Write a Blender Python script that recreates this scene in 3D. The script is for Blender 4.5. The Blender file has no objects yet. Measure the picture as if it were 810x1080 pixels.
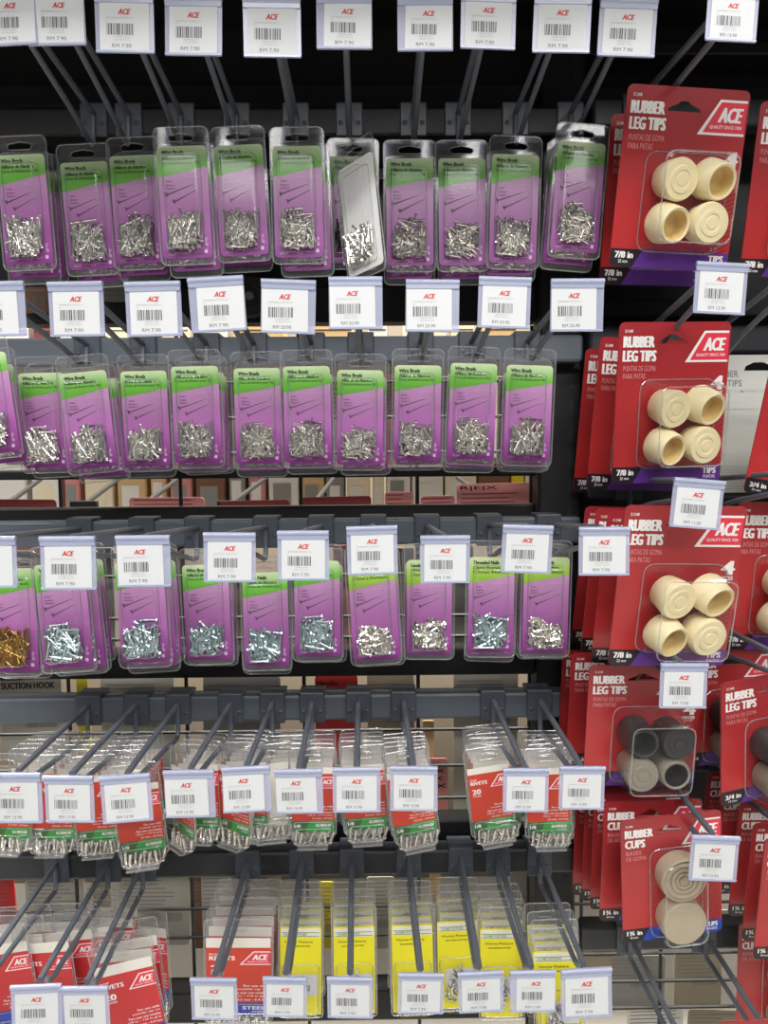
import bpy, math, random
from mathutils import Vector, Matrix
from mathutils.geometry import tessellate_polygon

scene = bpy.context.scene
COL = scene.collection
RND = random.Random(7)
PI = math.pi
def R(d): return math.radians(d)

# ------------------------------------------------------------------ camera, world, lights, exposure
F = 800.0
CAM = Vector((0.0, 0.0, 1.40))
PITCH, YAW, ROLL = 4.5, 0.7, 0.45
cam_rot = Matrix.Rotation(R(-YAW), 3, 'Z') @ Matrix.Rotation(R(90 - PITCH), 3, 'X') @ Matrix.Rotation(R(-ROLL), 3, 'Z')
cd = bpy.data.cameras.new('camera')
cd.sensor_fit = 'VERTICAL'; cd.sensor_height = 36.0; cd.lens = 36.0 * F / 1080.0
cd.clip_start = 0.01; cd.clip_end = 50
cam = bpy.data.objects.new('camera', cd); COL.objects.link(cam)
cam.matrix_world = Matrix.Translation(CAM) @ cam_rot.to_4x4()
scene.camera = cam

world = bpy.data.worlds.new('store_ambient'); scene.world = world
world.use_nodes = True
world.node_tree.nodes['Background'].inputs[0].default_value = (0.93, 0.97, 1.0, 1)
world.node_tree.nodes['Background'].inputs[1].default_value = 0.13

def area(name, loc, target, sx, sy, watts, color):
    l = bpy.data.lights.new(name, 'AREA'); l.shape = 'RECTANGLE'; l.size = sx; l.size_y = sy
    l.energy = watts; l.color = color
    o = bpy.data.objects.new(name, l); COL.objects.link(o); o.location = loc
    o.rotation_euler = (Vector(target) - Vector(loc)).to_track_quat('-Z', 'Y').to_euler()
area('ceiling_light_aisle', (-0.35, -0.75, 3.0), (-0.35, -0.55, 0), 3.2, 0.35, 66, (1.0, 0.985, 0.965))
area('ceiling_light_aisle_rear', (0.6, -2.4, 3.0), (0.3, 0.6, 1.0), 3.2, 0.4, 58, (1.0, 0.985, 0.97))
area('ceiling_light_next_aisle', (0.0, 1.28, 3.0), (0.0, 1.36, 0), 3.2, 0.3, 260, (1.0, 0.97, 0.90))
vs = scene.view_settings
vs.view_transform = 'Standard'; vs.look = 'None'; vs.gamma = 1.0; vs.use_curve_mapping = False
vs.exposure = 0.04
scene.cycles.transparent_max_bounces = 32
scene.cycles.max_bounces = 10

CM = cam_rot
def P(px, py, Y):
    """world point that lies on the vertical plane at distance Y, seen at a photo position"""
    d = CM @ Vector(((px - 405.0) / F, -(py - 540.0) / F, -1.0))
    return CAM + d * (Y / d.y)
def X(px, py, Y): return P(px, py, Y).x
def Z(px, py, Y): return P(px, py, Y).z

# ------------------------------------------------------------------ materials
MATS = {}
def srgb(r, g, b):
    f = lambda c: (c / 255 / 12.92) if c / 255 <= 0.04045 else ((c / 255 + 0.055) / 1.055) ** 2.4
    return (f(r), f(g), f(b), 1)
def mat(name, rgb, rough=0.5, metal=0.0, noise=0.0, nscale=60, coat=0.0, spec=0.5):
    if name in MATS: return MATS[name]
    m = bpy.data.materials.new(name); m.use_nodes = True
    nt = m.node_tree; b = nt.nodes['Principled BSDF']
    c = srgb(*rgb)
    b.inputs['Base Color'].default_value = c
    b.inputs['Roughness'].default_value = rough; b.inputs['Metallic'].default_value = metal
    b.inputs['Coat Weight'].default_value = coat
    b.inputs['Specular IOR Level'].default_value = spec
    if noise:
        tc = nt.nodes.new('ShaderNodeTexCoord'); n = nt.nodes.new('ShaderNodeTexNoise')
        n.inputs['Scale'].default_value = nscale; n.inputs['Detail'].default_value = 4
        mx = nt.nodes.new('ShaderNodeMix'); mx.data_type = 'RGBA'
        mx.inputs[6].default_value = tuple(max(0, v * (1 - noise)) for v in c[:3]) + (1,)
        mx.inputs[7].default_value = tuple(min(1, v * (1 + noise)) for v in c[:3]) + (1,)
        nt.links.new(tc.outputs['Object'], n.inputs['Vector'])
        nt.links.new(n.outputs['Fac'], mx.inputs[0]); nt.links.new(mx.outputs[2], b.inputs['Base Color'])
        rr = nt.nodes.new('ShaderNodeMapRange'); rr.inputs[3].default_value = max(0.05, rough - .12); rr.inputs[4].default_value = min(1, rough + .12)
        nt.links.new(n.outputs['Fac'], rr.inputs[0]); nt.links.new(rr.outputs[0], b.inputs['Roughness'])
    MATS[name] = m; return m
def mat_grad(name, stops, y0, y1, rough=0.35, coat=0.0):
    """printed colour gradient along the card's own height"""
    m = bpy.data.materials.new(name); m.use_nodes = True
    nt = m.node_tree; b = nt.nodes['Principled BSDF']; b.inputs['Roughness'].default_value = rough
    b.inputs['Coat Weight'].default_value = coat
    tc = nt.nodes.new('ShaderNodeTexCoord'); sp = nt.nodes.new('ShaderNodeSeparateXYZ')
    mr = nt.nodes.new('ShaderNodeMapRange'); mr.inputs[1].default_value = y0; mr.inputs[2].default_value = y1
    cr = nt.nodes.new('ShaderNodeValToRGB')
    e = cr.color_ramp.elements
    while len(e) < len(stops): e.new(0.5)
    for i, (p, c) in enumerate(stops): e[i].position = p; e[i].color = srgb(*c)
    nt.links.new(tc.outputs['Object'], sp.inputs[0]); nt.links.new(sp.outputs['Y'], mr.inputs[0])
    nt.links.new(mr.outputs[0], cr.inputs[0]); nt.links.new(cr.outputs[0], b.inputs['Base Color'])
    MATS[name] = m; return m
def mat_clear(name, tint=(1, 1, 1), milk=0.05, gloss0=0.05, gloss1=0.55, rough=0.1, milk_rgb=(0.9, 0.92, 0.95)):
    m = bpy.data.materials.new(name); m.use_nodes = True
    nt = m.node_tree; nt.nodes.clear(); N = nt.nodes.new; L = nt.links.new
    out = N('ShaderNodeOutputMaterial'); tr = N('ShaderNodeBsdfTransparent'); tr.inputs[0].default_value = (*tint, 1)
    df = N('ShaderNodeBsdfDiffuse'); df.inputs[0].default_value = (*milk_rgb, 1)
    gl = N('ShaderNodeBsdfGlossy'); gl.inputs['Roughness'].default_value = rough
    m1 = N('ShaderNodeMixShader'); m1.inputs[0].default_value = milk
    L(tr.outputs[0], m1.inputs[1]); L(df.outputs[0], m1.inputs[2])
    lw = N('ShaderNodeLayerWeight'); lw.inputs[0].default_value = 0.5
    pw = N('ShaderNodeMath'); pw.operation = 'POWER'; pw.inputs[1].default_value = 3.0
    mr = N('ShaderNodeMapRange'); mr.inputs[3].default_value = gloss0; mr.inputs[4].default_value = gloss1
    L(lw.outputs['Facing'], pw.inputs[0]); L(pw.outputs[0], mr.inputs[0])
    m2 = N('ShaderNodeMixShader'); L(mr.outputs[0], m2.inputs[0]); L(m1.outputs[0], m2.inputs[1]); L(gl.outputs[0], m2.inputs[2])
    L(m2.outputs[0], out.inputs[0]); MATS[name] = m; return m

M_BLACK = mat('black_steel', (15, 15, 16), 0.5, 0, 0.25, 40)
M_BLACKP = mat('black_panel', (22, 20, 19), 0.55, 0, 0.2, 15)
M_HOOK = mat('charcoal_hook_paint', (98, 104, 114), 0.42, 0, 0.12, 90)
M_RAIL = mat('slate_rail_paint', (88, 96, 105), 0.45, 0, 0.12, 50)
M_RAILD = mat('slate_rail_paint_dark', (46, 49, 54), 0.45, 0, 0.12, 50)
M_BRACKET = mat('bracket_paint', (74, 81, 90), 0.4, 0, 0.12, 50)
M_PAPER = mat('white_paper', (216, 219, 221), 0.6)
M_HOLD = mat_clear('lavender_clear_plastic', (0.80, 0.83, 0.96), 0.42, 0.06, 0.4, 0.2, (0.70, 0.73, 0.90))
M_HOLDT = mat_clear('lavender_hinge_plastic', (0.72, 0.76, 0.92), 0.6, 0.08, 0.4, 0.2, (0.58, 0.63, 0.82))
M_REDINK = mat('red_ink', (206, 48, 48), 0.6)
M_GREYINK = mat('grey_ink', (120, 120, 122), 0.6)
M_PALEINK = mat('pale_grey_ink', (176, 178, 176), 0.6)
M_BARINK = mat('barcode_ink', (92, 92, 96), 0.6)
M_BLACKINK = mat('black_ink', (28, 30, 28), 0.6)
M_GREENINK = mat('dark_green_ink', (30, 74, 22), 0.6)
M_LILACINK = mat('lilac_ink', (226, 190, 226), 0.6)
M_NAILINK = mat('nail_picture_ink', (112, 66, 112), 0.6)
M_NAILINK2 = mat('nail_picture_light_ink', (206, 190, 206), 0.6)
M_GREEN = mat_grad('green_card_print', [(0, (104, 190, 48)), (.45, (124, 200, 78)), (1, (212, 230, 186))], -.036, -.008)
M_LIME = mat_grad('lime_card_print', [(0, (150, 200, 40)), (.5, (170, 210, 90)), (1, (206, 220, 180))], -.036, -.008)
M_PURPLE = mat_grad('purple_card_print', [(0, (128, 48, 128)), (.25, (160, 78, 160)), (.65, (190, 120, 188)), (1, (208, 156, 204))], -.118, -.03)
M_SILVER = mat('silver_card', (232, 232, 230), 0.45, 0.0)
M_CLEAR = mat_clear('clear_plastic', (0.96, 0.96, 0.96), 0.035, 0.03, 0.45)
M_RIM = mat_clear('clear_plastic_rim', (0.88, 0.88, 0.88), 0.14, 0.10, 0.6, 0.15)
M_BLIST = mat_clear('clear_blister', (0.98, 0.98, 0.98), 0.010, 0.018, 0.45, 0.08)
M_NAIL = mat('bright_steel_nail', (238, 236, 230), 0.24, 1.0)
M_NAILB = mat('zinc_nail', (216, 232, 234), 0.24, 1.0)
M_NAILG = mat('brass_nail', (176, 138, 76), 0.3, 1.0)
M_NAILD = mat('dark_nail', (90, 88, 86), 0.35, 1.0)
M_REDCARD = mat_grad('red_card_print', [(0, (176, 40, 40)), (.4, (182, 46, 48)), (1, (158, 42, 48))], -.16, 0.01, 0.3, 0.2)
M_REDDK = mat('dark_red_stripe_ink', (128, 20, 26), 0.35)
M_WHITEINK = mat('white_ink', (240, 236, 234), 0.5)
M_PINKINK = mat('pink_ink', (222, 150, 150), 0.5)
M_LOGORED = mat('logo_red', (224, 56, 78), 0.35)
M_CARDBACK = mat('grey_card_back', (198, 198, 192), 0.6, 0, .04, 30)
M_PURBAND = mat('purple_band', (92, 46, 140), 0.35)
M_BLKBAND = mat('dark_band', (34, 26, 34), 0.35)
M_BLUEBAND = mat('blue_band', (36, 70, 176), 0.35)
M_CREAM = mat('cream_rubber', (236, 222, 178), 0.5, 0, .03, 200)
M_CREAMIN = mat('cream_rubber_inner', (224, 196, 130), 0.6)
M_BLKRUB = mat('black_rubber', (44, 44, 44), 0.5)
M_GREYRUB = mat('grey_rubber', (140, 134, 120), 0.55)
M_CUP = mat('taupe_rubber', (186, 172, 148), 0.6, 0, .06, 250)
M_CUPLINE = mat('taupe_groove', (84, 76, 60), 0.7)
M_RIVRED = mat('rivet_red_print', (200, 62, 44), 0.35)
M_RIVRED2 = mat('rivet_crimson_print', (196, 48, 52), 0.35)
M_GRNBAND = mat('green_band', (30, 158, 66), 0.35)
M_GRNDK = mat('dark_green_band', (16, 104, 44), 0.35)
M_SHADEDW = mat('shaded_white_card', (176, 172, 162), 0.6, 0, .06, 20)  # white card darkened: shade from the goods in front is in this colour
M_WHITECARD = mat('white_card', (226, 222, 212), 0.5, 0, .03, 30)
M_YELLOW = mat('yellow_card', (232, 222, 20), 0.4)
M_LIMEST = mat('green_strip', (96, 140, 70), 0.5)
M_STEEL = mat('shiny_steel', (214, 214, 216), 0.18, 1.0)
M_TAN = mat('tan_carton', (206, 172, 122), 0.6, 0, .06, 20)
M_CREAMBOX = mat('cream_carton', (232, 218, 186), 0.6, 0, .04, 20)
M_PINKCARD = mat('pink_card', (206, 134, 130), 0.5, 0, .04, 20)
M_MAROON = mat('maroon_card', (120, 48, 46), 0.5)
M_GREYCARD = mat('grey_back_card', (140, 138, 132), 0.6, 0, .06, 20)
M_OLIVECARD = mat('beige_back_card', (156, 144, 122), 0.6, 0, .06, 20)
M_BROWN = mat('brown_box', (120, 82, 58), 0.6, 0, .1, 20)
M_YELBOX = mat('yellow_box', (220, 200, 40), 0.5)
M_BLUEBOX = mat('blue_print', (40, 60, 130), 0.5)
M_FLOOR = mat('store_floor_tile', (196, 192, 184), 0.35, 0, .05, 4)
M_CEIL = mat('store_ceiling', (220, 220, 216), 0.8, 0, .03, 4)

# ------------------------------------------------------------------ mesh builder
TXT = {}
def text_geo(s, bold=0.0, shear=0.0):
    k = (s, bold, shear)
    if k in TXT: return TXT[k]
    c = bpy.data.curves.new('t', 'FONT'); c.body = s; c.resolution_u = 2; c.offset = bold; c.shear = shear
    c.fill_mode = 'FRONT'
    o = bpy.data.objects.new('t', c); COL.objects.link(o)
    dg = bpy.context.evaluated_depsgraph_get(); dg.update()
    me = bpy.data.meshes.new_from_object(o.evaluated_get(dg))
    v = [(p.co.x, p.co.y) for p in me.vertices]; f = [tuple(q.vertices) for q in me.polygons]
    bpy.data.objects.remove(o); bpy.data.curves.remove(c); bpy.data.meshes.remove(me)
    if not v: v = [(0, 0)]
    x0 = min(a for a, _ in v); x1 = max(a for a, _ in v); y0 = min(b for _, b in v); y1 = max(b for _, b in v)
    TXT[k] = ([((a - x0) / max(1e-6, x1 - x0), (b - y0) / max(1e-6, y1 - y0)) for a, b in v], f)
    return TXT[k]
def rrect(x0, y0, x1, y1, r, n=3):
    pts = []
    for cx, cy, a0 in ((x1 - r, y1 - r, 0), (x0 + r, y1 - r, 90), (x0 + r, y0 + r, 180), (x1 - r, y0 + r, 270)):
        for i in range(n + 1):
            a = R(a0 + 90 * i / n); pts.append((cx + r * math.cos(a), cy + r * math.sin(a)))
    return pts
class MB:
    def __init__(s): s.v = []; s.f = []
    def add(s, vs_, fs):
        b = len(s.v); s.v += [tuple(x) for x in vs_]; s.f += [tuple(b + i for i in q) for q in fs]; return s
    def text(s, t, x, y, w, h, z, bold=0.02, shear=0.0, rot=0.0):
        v, f = text_geo(t, min(bold, .012), shear); c, sn = math.cos(rot), math.sin(rot)
        if bold >= .03:
            for k in (-1, 1): s.add([(x + k * h * bold * 1.3 + a * w * c - b * h * sn, y + a * w * sn + b * h * c, z + k * .00001) for a, b in v], f)
        return s.add([(x + a * w * c - b * h * sn, y + a * w * sn + b * h * c, z) for a, b in v], f)
    def poly(s, pts, z): return s.add([(a, b, z) for a, b in pts], [tuple(range(len(pts)))])
    def rect(s, x0, y0, x1, y1, z): return s.poly([(x0, y0), (x1, y0), (x1, y1), (x0, y1)], z)
    def plate(s, outer, z0, z1, holes=()):
        loops = [outer] + [list(h) for h in holes]
        flat = [p for l in loops for p in l]; n = len(flat)
        tr = tessellate_polygon([[Vector((a, b, 0)) for a, b in l] for l in loops])
        vs_ = [(a, b, z0) for a, b in flat] + [(a, b, z1) for a, b in flat]; fs = []
        for t in tr:
            a, b, c = t
            ar = (flat[b][0] - flat[a][0]) * (flat[c][1] - flat[a][1]) - (flat[c][0] - flat[a][0]) * (flat[b][1] - flat[a][1])
            if ar < 0: a, c = c, a
            fs.append((a + n, b + n, c + n)); fs.append((c, b, a))
        o = 0
        for l in loops:
            m = len(l)
            for i in range(m): j = (i + 1) % m; fs.append((o + i, o + j, n + o + j, n + o + i))
            o += m
        return s.add(vs_, fs)
    def loft(s, loops, cap0=False, cap1=True):
        n = len(loops[0]); vs_ = [p for l in loops for p in l]; fs = []
        for k in range(len(loops) - 1):
            for i in range(n): j = (i + 1) % n; fs.append((k * n + i, k * n + j, (k + 1) * n + j, (k + 1) * n + i))
        if cap1: fs.append(tuple((len(loops) - 1) * n + i for i in range(n)))
        if cap0: fs.append(tuple(reversed(range(n))))
        return s.add(vs_, fs)
    def blister(s, x0, y0, x1, y1, r, z0, d, taper=0.003, e=0.002):
        L = []
        for i, z in ((0, z0), (taper * .8, z0 + d - e), (taper * .8 + e * .3, z0 + d - e * .3), (taper + e, z0 + d)):
            L.append([(a, b, z) for a, b in rrect(x0 + i, y0 + i, x1 - i, y1 - i, max(r - i * .3, .001))])
        return s.loft(L)
    def box(s, x0, y0, z0, x1, y1, z1):
        v = [(x0, y0, z0), (x1, y0, z0), (x1, y1, z0), (x0, y1, z0), (x0, y0, z1), (x1, y0, z1), (x1, y1, z1), (x0, y1, z1)]
        return s.add(v, [(3, 2, 1, 0), (4, 5, 6, 7), (0, 1, 5, 4), (1, 2, 6, 5), (2, 3, 7, 6), (3, 0, 4, 7)])
    def bbox(s, x0, y0, z0, x1, y1, z1, b=0.001):
        """box with chamfered edges (all twelve)"""
        b = min(b, (x1 - x0) * .45, (y1 - y0) * .45, (z1 - z0) * .45)
        def lp(i, z): 
            return [(x0 + i + b, y0 + i, z), (x1 - i - b, y0 + i, z), (x1 - i, y0 + i + b, z), (x1 - i, y1 - i - b, z), (x1 - i - b, y1 - i, z), (x0 + i + b, y1 - i, z), (x0 + i, y1 - i - b, z), (x0 + i, y0 + i + b, z)]
        b2 = b
        return s.loft([lp(b2 * .5, z0), lp(0, z0 + b2), lp(0, z1 - b2), lp(b2 * .5, z1)], True, True)
    def tube(s, pts, r, n=8, closed=False, caps=True, taper=None):
        pts = [Vector(p) for p in pts]; m = len(pts); L = []; up = None
        for i in range(m):
            if closed: t = (pts[(i + 1) % m] - pts[i - 1])
            else: t = pts[min(i + 1, m - 1)] - pts[max(i - 1, 0)]
            t.normalize()
            if up is None:
                up = Vector((0, 0, 1)) if abs(t.z) < .9 else Vector((1, 0, 0))
            u = (up - t * up.dot(t))
            if u.length < 1e-5: u = t.orthogonal()
            u.normalize(); w = t.cross(u); up = u
            rr = r if taper is None else r * taper[i]
            L.append([tuple(pts[i] + (u * math.cos(2 * PI * k / n) + w * math.sin(2 * PI * k / n)) * rr) for k in range(n)])
        if closed: L.append(L[0]); return s.loft(L, False, False)
        return s.loft(L, caps, caps)
    def lathe(s, prof, M, n=20):
        L = [[tuple(M @ Vector((r * math.cos(2 * PI * k / n), r * math.sin(2 * PI * k / n), z))) for k in range(n)] for r, z in prof]
        return s.loft(L, False, False)
    def mesh(s, name, smooth=False):
        me = bpy.data.meshes.new(name); me.from_pydata(s.v, [], s.f); me.update()
        if smooth:
            me.shade_smooth()
            try: me.set_sharp_from_angle(angle=R(40))
            except Exception: pass
        return me

def link(name, mesh, material, parent=None, **props):
    if mesh is not None and material is not None and not mesh.materials: mesh.materials.append(material)
    o = bpy.data.objects.new(name, mesh); COL.objects.link(o); o.parent = parent
    for k, v in props.items(): o[k] = v
    return o
class Kit:
    """parts of one kind of thing; make() lays down a thing with its own part objects (sharing mesh data)"""
    def __init__(s, name, category): s.name = name; s.cat = category; s.parts = []
    def part(s, name, mb, material, parent=-1, kind=None, label=None, smooth=False):
        me = mb if isinstance(mb, bpy.types.Mesh) else mb.mesh(name, smooth)
        if not me.materials: me.materials.append(material)
        s.parts.append((name, me, parent, kind, label)); return len(s.parts) - 1
    def make(s, label, M, group=None, swap=None):
        root = bpy.data.objects.new(s.name, None); COL.objects.link(root); root.empty_display_size = 0.01
        root.matrix_world = M; root['label'] = label; root['category'] = s.cat
        if group: root['group'] = group
        objs = []
        for i, (n, me, par, kind, lab) in enumerate(s.parts):
            if swap and n in swap: me = swap[n]
            o = bpy.data.objects.new(n, me); COL.objects.link(o); o.parent = root if par < 0 else objs[par]
            if kind: o['kind'] = kind
            if lab: o['label'] = lab
            objs.append(o)
        return root
def orient(loc, roll=0, yaw=0, tilt=0):
    """card space (x right, y up, z to viewer) -> world; tilt>0 swings the bottom towards the viewer"""
    return Matrix.Translation(loc) @ Matrix.Rotation(R(yaw), 4, 'Z') @ Matrix.Rotation(R(90 - tilt), 4, 'X') @ Matrix.Rotation(R(roll), 4, 'Z')
ORD = ['zeroth', 'first', 'second', 'third', 'fourth', 'fifth', 'sixth', 'seventh', 'eighth', 'ninth', 'tenth', 'eleventh', 'twelfth', 'thirteenth']
ROWN = {1: 'top', 2: 'second', 3: 'middle', 4: 'fourth', 5: 'bottom'}

# ------------------------------------------------------------------ the setting and the rack
def sbox(name, x0, y0, z0, x1, y1, z1, m, bev=0.0, **props):
    mb = MB(); (mb.bbox(x0, y0, z0, x1, y1, z1, bev) if bev else mb.box(x0, y0, z0, x1, y1, z1))
    return link(name, mb.mesh(name), m, **props)
sbox('floor', -2.5, -3.2, -0.05, 2.5, 3.2, 0.0, M_FLOOR, kind='structure')
sbox('ceiling', -2.5, -3.2, 3.1, 2.5, 3.2, 3.15, M_CEIL, kind='structure')

YR = 0.85                                     # face of the hook rails
RAILPY = {1: 128, 2: 369, 3: 562, 4: 747, 5: 912}
RZ = {k: Z(300, v, YR) for k, v in RAILPY.items()}
XL = X(-70, 560, YR); XP0 = X(563, 560, .9); XP1 = X(606, 560, .9); XRR = X(900, 560, YR)
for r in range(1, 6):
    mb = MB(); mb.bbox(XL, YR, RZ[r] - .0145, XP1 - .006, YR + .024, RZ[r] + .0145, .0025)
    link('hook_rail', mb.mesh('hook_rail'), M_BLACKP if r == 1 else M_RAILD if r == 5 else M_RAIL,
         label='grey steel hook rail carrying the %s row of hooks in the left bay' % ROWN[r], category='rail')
RRZ = {1: Z(700, 118, YR), 2: Z(700, 358, YR), 3: Z(700, 512, YR), 4: Z(700, 660, YR), 5: Z(700, 802, YR), 6: Z(700, 990, YR)}
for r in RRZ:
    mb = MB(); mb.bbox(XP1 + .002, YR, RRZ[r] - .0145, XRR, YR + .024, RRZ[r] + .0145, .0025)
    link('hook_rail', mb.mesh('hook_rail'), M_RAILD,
         label='dark hook rail behind the %s row of red cards in the right bay' % {1: 'top', 2: 'second', 3: 'third', 4: 'fourth', 5: 'fifth', 6: 'empty-hooked lowest'}[r], category='rail')
# upright between the bays, with its slots
post = link('upright_post', None, None, label='black slotted steel upright between the two bays', category='upright')
zt, zb = 2.15, 0.15
mb = MB(); mb.bbox(XP0, .876, zb, XP1, .915, zt, .003); link('post_body', mb.mesh('post_body'), M_BLACK, post)
slot_m = MB().box(-.0025, -.0006, -.009, .0025, .0004, .009).mesh('slot'); slot_m.materials.append(M_BLACKINK)
for k in range(34):
    o = link('slot', slot_m, None, post); o.location = (XP1 - .012, .876, 0.88 + k * .03)
for side, xx in (('left', XL - .01), ('right', XRR + .01)):
    mb = MB(); mb.bbox(xx - .02, .876, zb, xx + .02, .915, zt, .003)
    link('upright_post', mb.mesh('upright_post'), M_BLACK, label='black steel upright at the far %s end of the rack' % side, category='upright')

# black cross beams of the rack (photo rows at the plane of the beams)
def beam(px0, px1, y0, y1, Y, depth, m, label):
    zc = [Z(300, y0, Y), Z(300, y1, Y)]
    sbox('cross_beam', X(px0, 560, Y), Y, zc[1], X(px1, 560, Y), Y + depth, zc[0], m, .002, label=label, category='beam')
beam(-60, 566, 494, 504, .90, .02, M_BLACK, 'black beam just under the second row of purple packs')
beam(-60, 566, 534, 552, .90, .02, M_BLACK, 'black beam just above the middle rail under the lit gap')
beam(-60, 566, 687, 714, .88, .03, M_BLACK, 'black beam right under the middle row of purple packs')
beam(-60, 566, 868, 896, .88, .03, M_BLACK, 'black beam right under the fourth row of rivet packs')
beam(-60, 566, 1046, 1078, .89, .03, M_BLACK, 'black beam low behind the yellow packs')
beam(-60, 566, 88, 112, .90, .03, M_BLACKP, 'dark brown-black beam above the top rail')
beam(-60, 566, 302, 340, .90, .03, M_BLACKP, 'dark wide beam behind the second row of price tags')
beam(-60, 566, 178, 188, .925, .006, M_GREYCARD, 'pale thin strip behind the top row of purple packs')
beam(606, 880, 44, 58, .90, .03, M_BLACKP, 'dark beam at the top of the right bay')
beam(606, 880, 92, 108, .88, .03, M_BLACKP, 'dark beam above the top red card of the right bay')
beam(606, 880, 318, 336, .90, .03, M_BLACK, 'black beam behind the right bay tag of the top red card')
beam(606, 880, 498, 522, .90, .03, M_BLACK, 'black beam under the second red card of the right bay')
# solid black back panels
def panel(px0, px1, y0, y1, Y, m, label):
    sbox('back_panel', X(px0, 560, Y), Y, Z(300, y1, Y), X(px1, 560, Y), Y + .006, Z(300, y0, Y), m, 0, label=label, category='panel')
panel(-70, 585, -120, 316, .94, M_BLACKP, 'black back panel behind the top row of purple packs')
panel(585, 900, -120, 860, .94, M_BLACK, 'black back panel behind the red cards of the right bay')

sbox('shade_board', XL - .1, .47, 1.90, XRR + .1, .935, 1.925, M_BLACKP, .003, label='black board added above the rack to shade the top row', category='shelf')  # added board, out of view; keeps ceiling light off the top row
# welded wire grid behind the rails: every wire its own part
def grid(label, xs, zs, Y, x0, x1, z0, z1):
    g = link('wire_grid', None, None, label=label, category='wire grid')
    for x in xs: link('wire', MB().tube([(x, Y, z0), (x, Y, z1)], .0024, 6).mesh('wire'), M_BLACK, g)
    for z in zs: link('wire', MB().tube([(x0, Y - .004, z), (x1, Y - .004, z)], .0022, 6).mesh('wire'), M_BLACK, g)
gx = [X(p, 500, .93) for p in (-62, 63, 190, 317, 440, 560)]
gz = [Z(300, p, .93) for p in (404, 441, 478, 606, 650, 672, 770, 808, 842, 955, 985, 1042, 1072)]
grid('black wire grid behind the left bay of hooks', gx, gz, .93, XL, XP0, Z(300, 1120, .93), Z(300, 345, .93))
grid('black wire grid low behind the right bay', [X(p, 1040, .93) for p in (612, 696, 780)], [Z(700, p, .93) for p in (905, 950, 1003, 1032, 1060, 1090)], .93, XP1, XRR, Z(700, 1130, .93), Z(700, 862, .93))

# ------------------------------------------------------------------ hooks and price tags
brk = Kit('x', 'x')
MB_BR = MB().bbox(-.0145, -.0035, -.0165, .0145, -.0006, .0185, .0012).mesh('bracket')
MB_BR.materials.append(M_BRACKET)
_t = MB().bbox(-.0145, -.0006, .0152, .0145, .026, .0185, .0008); MB_TOP = _t.mesh('bracket_lip'); MB_TOP.materials.append(M_BRACKET)
def dome():
    mb = MB(); M = Matrix.Rotation(PI / 2, 4, 'X')
    mb.lathe([(.0028, 0), (.0022, .0009), (.001, .0013), (0.00001, .0014)], M, 8); return mb.mesh('rivet', True)
RIV = dome(); RIV.materials.append(M_BRACKET)
def hook(base, tip, label, group, drop=.030, lower_end=.02, rad=.003, tagwire=True):
    """bracket on the rail, an upper wire that carries the tag, a lower peg that carries the packs"""
    h = link('display_hook', None, None, label=label, category='hook', group=group); h.location = base
    o = link('bracket', MB_BR, None, h); o2 = link('bracket_lip', MB_TOP, None, o)
    for s in (-1, 1):
        q = link('rivet', RIV, None, o); q.location = (s * .0095, -.0034, -.003)
    d = tip - base
    if tagwire:
        mb = MB(); mb.tube([(0, -.003, .007), (d.x * .1, -.02, .007 + (d.z - .007) * .08), (d.x, d.y, d.z)], rad, 8)
        link('tag_wire', mb.mesh('tag_wire', True), M_HOOK, h)
    e = Vector((d.x, d.y + lower_end, d.z - .017))
    s0 = Vector((0, -.0055, -drop))
    pts = [(0, -.0045, .004), (0, -.0055, -drop * .5), (0, -.006, -drop + .004), (d.x * .03, -.010, -drop - .001), (d.x * .1, -.02, -drop - .0005)]
    for t in (.4, .7, .93): pts.append(tuple(s0.lerp(e, t)))
    pts.append(tuple(e + Vector((0, 0, .002)))); pts.append(tuple(e + Vector((0, -.006, .008))))
    link('peg_wire', MB().tube(pts, rad * .93, 8).mesh('peg_wire', True), M_HOOK, h)
    return h

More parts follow.
